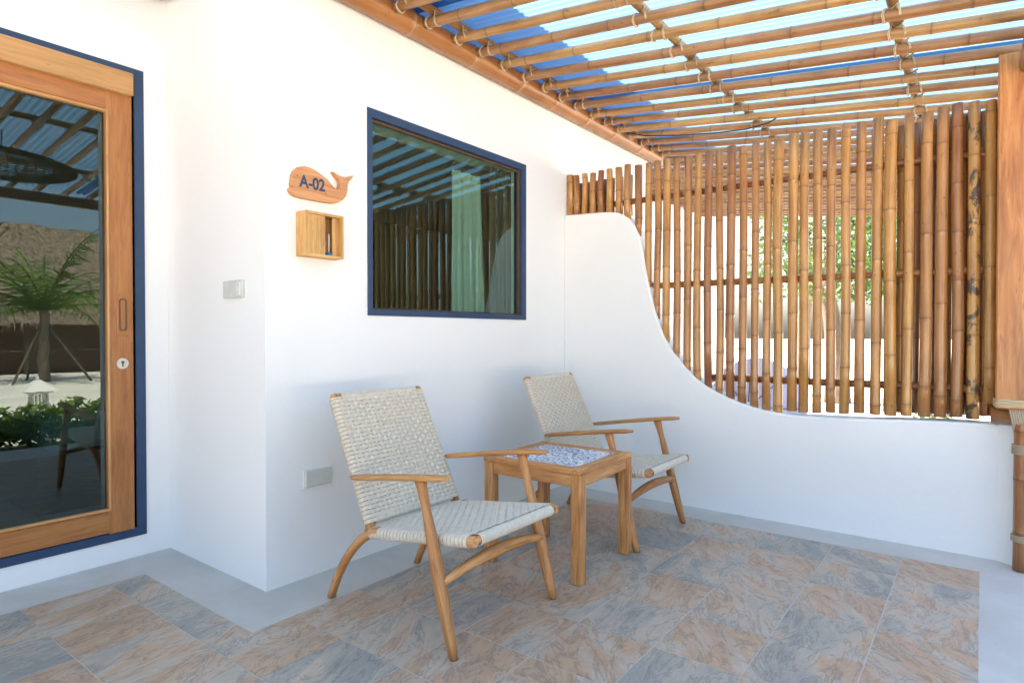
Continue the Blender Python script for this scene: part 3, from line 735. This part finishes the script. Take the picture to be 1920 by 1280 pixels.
# ------------------------------------------------------------------ hanging rattan lamp (seen mirrored in the door)
t=thing('hanging_lamp','fish-shaped woven rattan lamp hanging from the porch roof','lamp',(1.28,1.14,2.30))
m=MB(); rg=random.Random(3)
for k in range(22):
    a=math.pi*k/22; m.loop([(.46*math.cos(q*math.pi/14),.115*math.sin(q*math.pi/14)*math.cos(a),.115*math.sin(q*math.pi/14)*math.sin(a)) for q in range(28)],.004,4)
for k in range(1,16):
    x=-.44+.88*k/16; r=.115*math.sqrt(max(.01,1-(x/.46)**2)); m.loop([(x+.01*math.sin(3*q),r*math.cos(q*math.pi/8),r*math.sin(q*math.pi/8)) for q in range(16)],.0045,4)
m.build('shade',M['rattan'],t)
m=MB(); m.tube([(0,0,.11),(0,0,.235)],.004,6); m.build('cord',M['dark'],t)

# ------------------------------------------------------------------ garden
def leaves(m,c,rad,n,size,rg,dens=None):
    c=Vector(c)
    for _ in range(n):
        while True:
            d=Vector((rg.uniform(-1,1),rg.uniform(-1,1),rg.uniform(-1,1)))
            if .25<d.length<1: break
        p=c+Vector((d.x*rad[0],d.y*rad[1],d.z*rad[2])); a=Vector((rg.gauss(0,1),rg.gauss(0,1),rg.gauss(0,.6))).normalized(); b=a.orthogonal().normalized(); b=Matrix.Rotation(rg.uniform(0,6.28),3,a)@b
        s=size*rg.uniform(.6,1.3); q=rg.random()
        vs_=[p-a*s,p+b*s*.45+a*s*.1,p+a*s,p-b*s*.45+a*s*.1]
        m.add(vs_,[(0,1,2,3)],vs_,[q]*4,False)
def tree(x,y,h,w_,label,seed,n=2600):
    rg=random.Random(seed); t=thing('garden_tree',label,'tree',(x,y,-.16),0,'trees beyond the porch end')
    m=MB(); top=Vector((rg.uniform(-.3,.3),rg.uniform(-.3,.3),h*.55)); m.tube(bez([(0,0,0),(.1,0,h*.3),top],8),[.14*w_/2*(1-.6*i/8)+.02 for i in range(9)],9)
    cl=MB()
    for k in range(11):
        a=rg.uniform(0,6.28); el=rg.uniform(-.2,1); q=top+Vector((math.cos(a)*w_*.42*rg.uniform(.4,1),math.sin(a)*w_*.42*rg.uniform(.4,1),el*h*.38))
        m.tube([top*.8,lerp(top,q,.5)+Vector((0,0,.1)),q],[.05,.035,.015],6); s=w_*rg.uniform(.16,.27); leaves(cl,q,(s,s,s*.75),n//11,.07,rg)
    m.build('trunk',M['bark'],t); cl.build('crown',M['leaf'],t,flip=False)
tree(12.5,2.1,4.2,3.0,'leafy green tree standing nearest the end of the house row',1)
tree(14.5,.9,5.0,3.4,'taller leafy tree standing further out past the porch end',2)
tree(16.5,3.6,4.6,3.2,'leafy tree half hidden behind the end of the house row',4)
def bush(name,x,y,sx,sy,h,label,n,mat,seed,cat='hedge'):
    rg=random.Random(seed); t=thing(name,label,cat,(x,y,-.155)); m=MB(); k=int(max(3,sx/.35))
    for i in range(k):
        leaves(m,(-sx/2+sx*(i+.5)/k,rg.uniform(-.05,.05),h*.52),(sx/k*.75,sy/2,h*.5*rg.uniform(.85,1.1)),n//k,.045,rg)
    m.build('foliage',mat,t,flip=False); st=MB()
    for i in range(k*2): 
        xx=rg.uniform(-sx/2,sx/2); st.tube([(xx,0,0),(xx+rg.uniform(-.05,.05),rg.uniform(-.05,.05),h*.6)],.008,5)
    st.build('stems',M['bark'],t)
bush('hedge',2.0,-1.55,4.4,.5,.50,'clipped bright green hedge along the front of the porch',9000,M['hedge'],5)
bush('garden_bush',10.8,.55,2.0,.8,.9,'low green bush beside the end of the neighbouring porch',1800,M['leaf'],6,'bush')
def palm(x,y,label):
    rg=random.Random(11); t=thing('palm_tree',label,'palm tree',(x,y,-.16)); H=1.85
    m=MB(); m.tube([(0.02*math.sin(i),.015*math.cos(i*1.7),H*i/16) for i in range(17)],[.13-.03*i/16+(.012 if i%2 else 0) for i in range(17)],12); m.build('trunk',M['bark'],t)
    f=MB()
    for k in range(24):
        a=k*2.4+rg.uniform(-.2,.2); up=rg.uniform(.3,1.4); Lf=rg.uniform(2.2,2.9); dv=Vector((math.cos(a)*math.cos(up),math.sin(a)*math.cos(up),math.sin(up))); P=Vector((0,0,H)); pts=[P.copy()]
        for i in range(14): dv=(dv+Vector((0,0,-.085))).normalized(); P=P+dv*Lf/14; pts.append(P.copy())
        f.tube(pts,[.022*(1-i/15)+.004 for i in range(15)],5)
        q=rg.random()
        for i in range(2,15):
            tg=(pts[i]-pts[i-1]).normalized(); sd_=tg.cross(Vector((0,0,1))).normalized()
            for s in (-1,1):
                for u in (0,.5):
                    b=pts[i-1].lerp(pts[i],u); ll=.62*math.sin(math.pi*min(.97,(i+u)/15*.9+.12)); e=b+(sd_*s*.8+tg*rg.uniform(.35,.9)+Vector((rg.uniform(-.2,.2),rg.uniform(-.2,.2),rg.uniform(-.75,-.1)))).normalized()*ll*rg.uniform(.65,1.1)
                    wv_=tg*.034; vs_=[b-wv_,b+wv_,e]; f.add(vs_,[(0,1,2)],vs_,[min(1,q*.6+rg.random()*.4)]*3,False)
    f.build('crown',M['frond'],t,flip=False)
    for a in (0.4,2.5,4.6):
        m=MB(); m.tube([(1.0*math.cos(a),1.0*math.sin(a),0),(.10*math.cos(a),.10*math.sin(a),1.45)],.03,7); m.build('prop',M['bark'],t)
palm(5.3,-12.6,'young coconut palm propped with three poles beyond the sandy path')
def hut(x,y,sx,sy,ez,rz,label):
    t=thing('thatched_hut',label,'hut',(x,y,-.16),0,'thatched huts across the path')
    m=MB(); n=14; vs_=[]; L0=[]
    ridge=sx*.28
    # hipped roof, subdivided, with ragged eaves
    rg=random.Random(int(x*10)); rings=10; cnt=64
    for j in range(rings+1):
        s=j/rings
        for i in range(cnt):
            a=2*math.pi*i/cnt; ex=math.copysign(abs(math.cos(a))**.45,math.cos(a)); ey=math.copysign(abs(math.sin(a))**.45,math.sin(a))
            hx=(sx/2)*(1-s)+ridge/2*s; hy=(sy/2)*(1-s)+.08*s; jit=rg.uniform(-.05,.05)*(1 if j else 2)
            vs_.append((ex*hx+jit,ey*hy+jit,ez+(rz-ez)*(s**.92)+(rg.uniform(-.12,.05) if j==0 else rg.uniform(-.04,.04))))
    fs=[(j*cnt+i,j*cnt+(i+1)%cnt,(j+1)*cnt+(i+1)%cnt,(j+1)*cnt+i) for j in range(rings) for i in range(cnt)]
    m.add(vs_,fs,vs_); rf=m.build('thatch_roof',M['thatch'],t)
    st=MB()
    for i in range(700):
        a=rg.uniform(0,6.28); ex=math.copysign(abs(math.cos(a))**.45,math.cos(a)); ey=math.copysign(abs(math.sin(a))**.45,math.sin(a)); b=Vector((ex*sx/2,ey*sy/2,ez+.05)); e=b+Vector((ex*.1+rg.uniform(-.06,.06),ey*.1+rg.uniform(-.06,.06),-rg.uniform(.12,.34))); wv_=Vector((-ey,ex,0))*.02
        vs_=[b-wv_,b+wv_,e]; st.add(vs_,[(0,1,2)],vs_,None,False)
    st.build('eave_fringe',M['thatch'],rf,flip=False)
    for px in (-.42,-.14,.14,.42):
        for py in (-.42,.42):
            m=MB(); m.tube([(px*sx,py*sy,0),(px*sx,py*sy,ez+.35)],.07,8); m.build('post',M['bark'],t)
    B('wall',(0,0,(ez+.2)/2),(sx*.72,sy*.7,ez+.2),M['darkwood'],t,.01)
    for s in (-1,1): B('rail',(0,s*sy*.42,.75),(sx*.84,.05,.06),M['bark'],t,.005)
hut(7.2,-19.0,9.0,6.0,1.55,4.9,'wide thatched hut with deep shaggy eaves behind the palm tree')
hut(-1.8,-20.5,8.0,6.0,1.7,5.2,'second thatched hut standing beside the wide one')
# garden lantern
t=lantern=thing('garden_lantern','small pale pagoda lantern with slotted sides standing by the path','lantern',(2.86,-4.0,-.16))
B('foot',(0,0,.06),(.34,.34,.12),M['stone'],t,.01)
B('cap_plate',(0,0,.50),(.40,.40,.04),M['stone'],t,.008)
for i in range(5):
    for s in (-1,1):
        B('slat',(-.12+.06*i,s*.13,.30),(.028,.028,.36),M['stone'],t,.003)
        if 0<i<4: B('slat',(s*.13,-.12+.06*i,.30),(.028,.028,.36),M['stone'],t,.003)
m=MB(); m.add([(-.27,-.27,.52),(.27,-.27,.52),(.27,.27,.52),(-.27,.27,.52),(-.05,-.05,.70),(.05,-.05,.70),(.05,.05,.70),(-.05,.05,.70)],[(3,2,1,0),(0,1,5,4),(1,2,6,5),(2,3,7,6),(3,0,4,7),(4,5,6,7)],[(0,0,0)]*8,smooth=False); m.build('roof',M['stone'],t)
B('finial',(0,0,.73),(.05,.05,.06),M['stone'],t,.01); lantern.scale=(.72,.72,.85)
# open parasol lying on the neighbouring porch
t=thing('umbrella','open lavender umbrella lying on the neighbouring porch behind the screen','umbrella',(6.35,1.86,.36),0)
m=MB(); vs_=[(0,0,0)]; cnt=16; fs=[]
for j in range(1,7):
    for i in range(cnt):
        a=2*math.pi*i/cnt; s=j/6; r_=.50*math.sin(s*1.25)/math.sin(1.25)*(1 if i%2==0 else .97); vs_.append((-.26*(1-math.cos(s*1.25))/(1-math.cos(1.25)),r_*math.cos(a),r_*math.sin(a)))
for i in range(cnt): fs.append((0,1+i,1+(i+1)%cnt))
for j in range(5):
    for i in range(cnt): a=1+j*cnt+i; b=1+j*cnt+(i+1)%cnt; fs.append((a,a+cnt,b+cnt,b))
vs2=[(-x,y,z) for x,y,z in vs_]; m.add(vs2,fs,vs2); cn=m.build('canopy',M['lav'],t)
for i in range(8):
    a=2*math.pi*i/8; m=MB(); m.tube([(.26*(1-math.cos(s/6*1.25))/(1-math.cos(1.25))-.006,.50*math.sin(s/6*1.25)/math.sin(1.25)*math.cos(a),.50*math.sin(s/6*1.25)/math.sin(1.25)*math.sin(a)) for s in range(7)],.004,5); m.build('rib',M['dark'],t)
m=MB(); m.tube([(-.08,0,0),(.62,0,0)],.008,7); m.build('shaft',M['dark'],t)
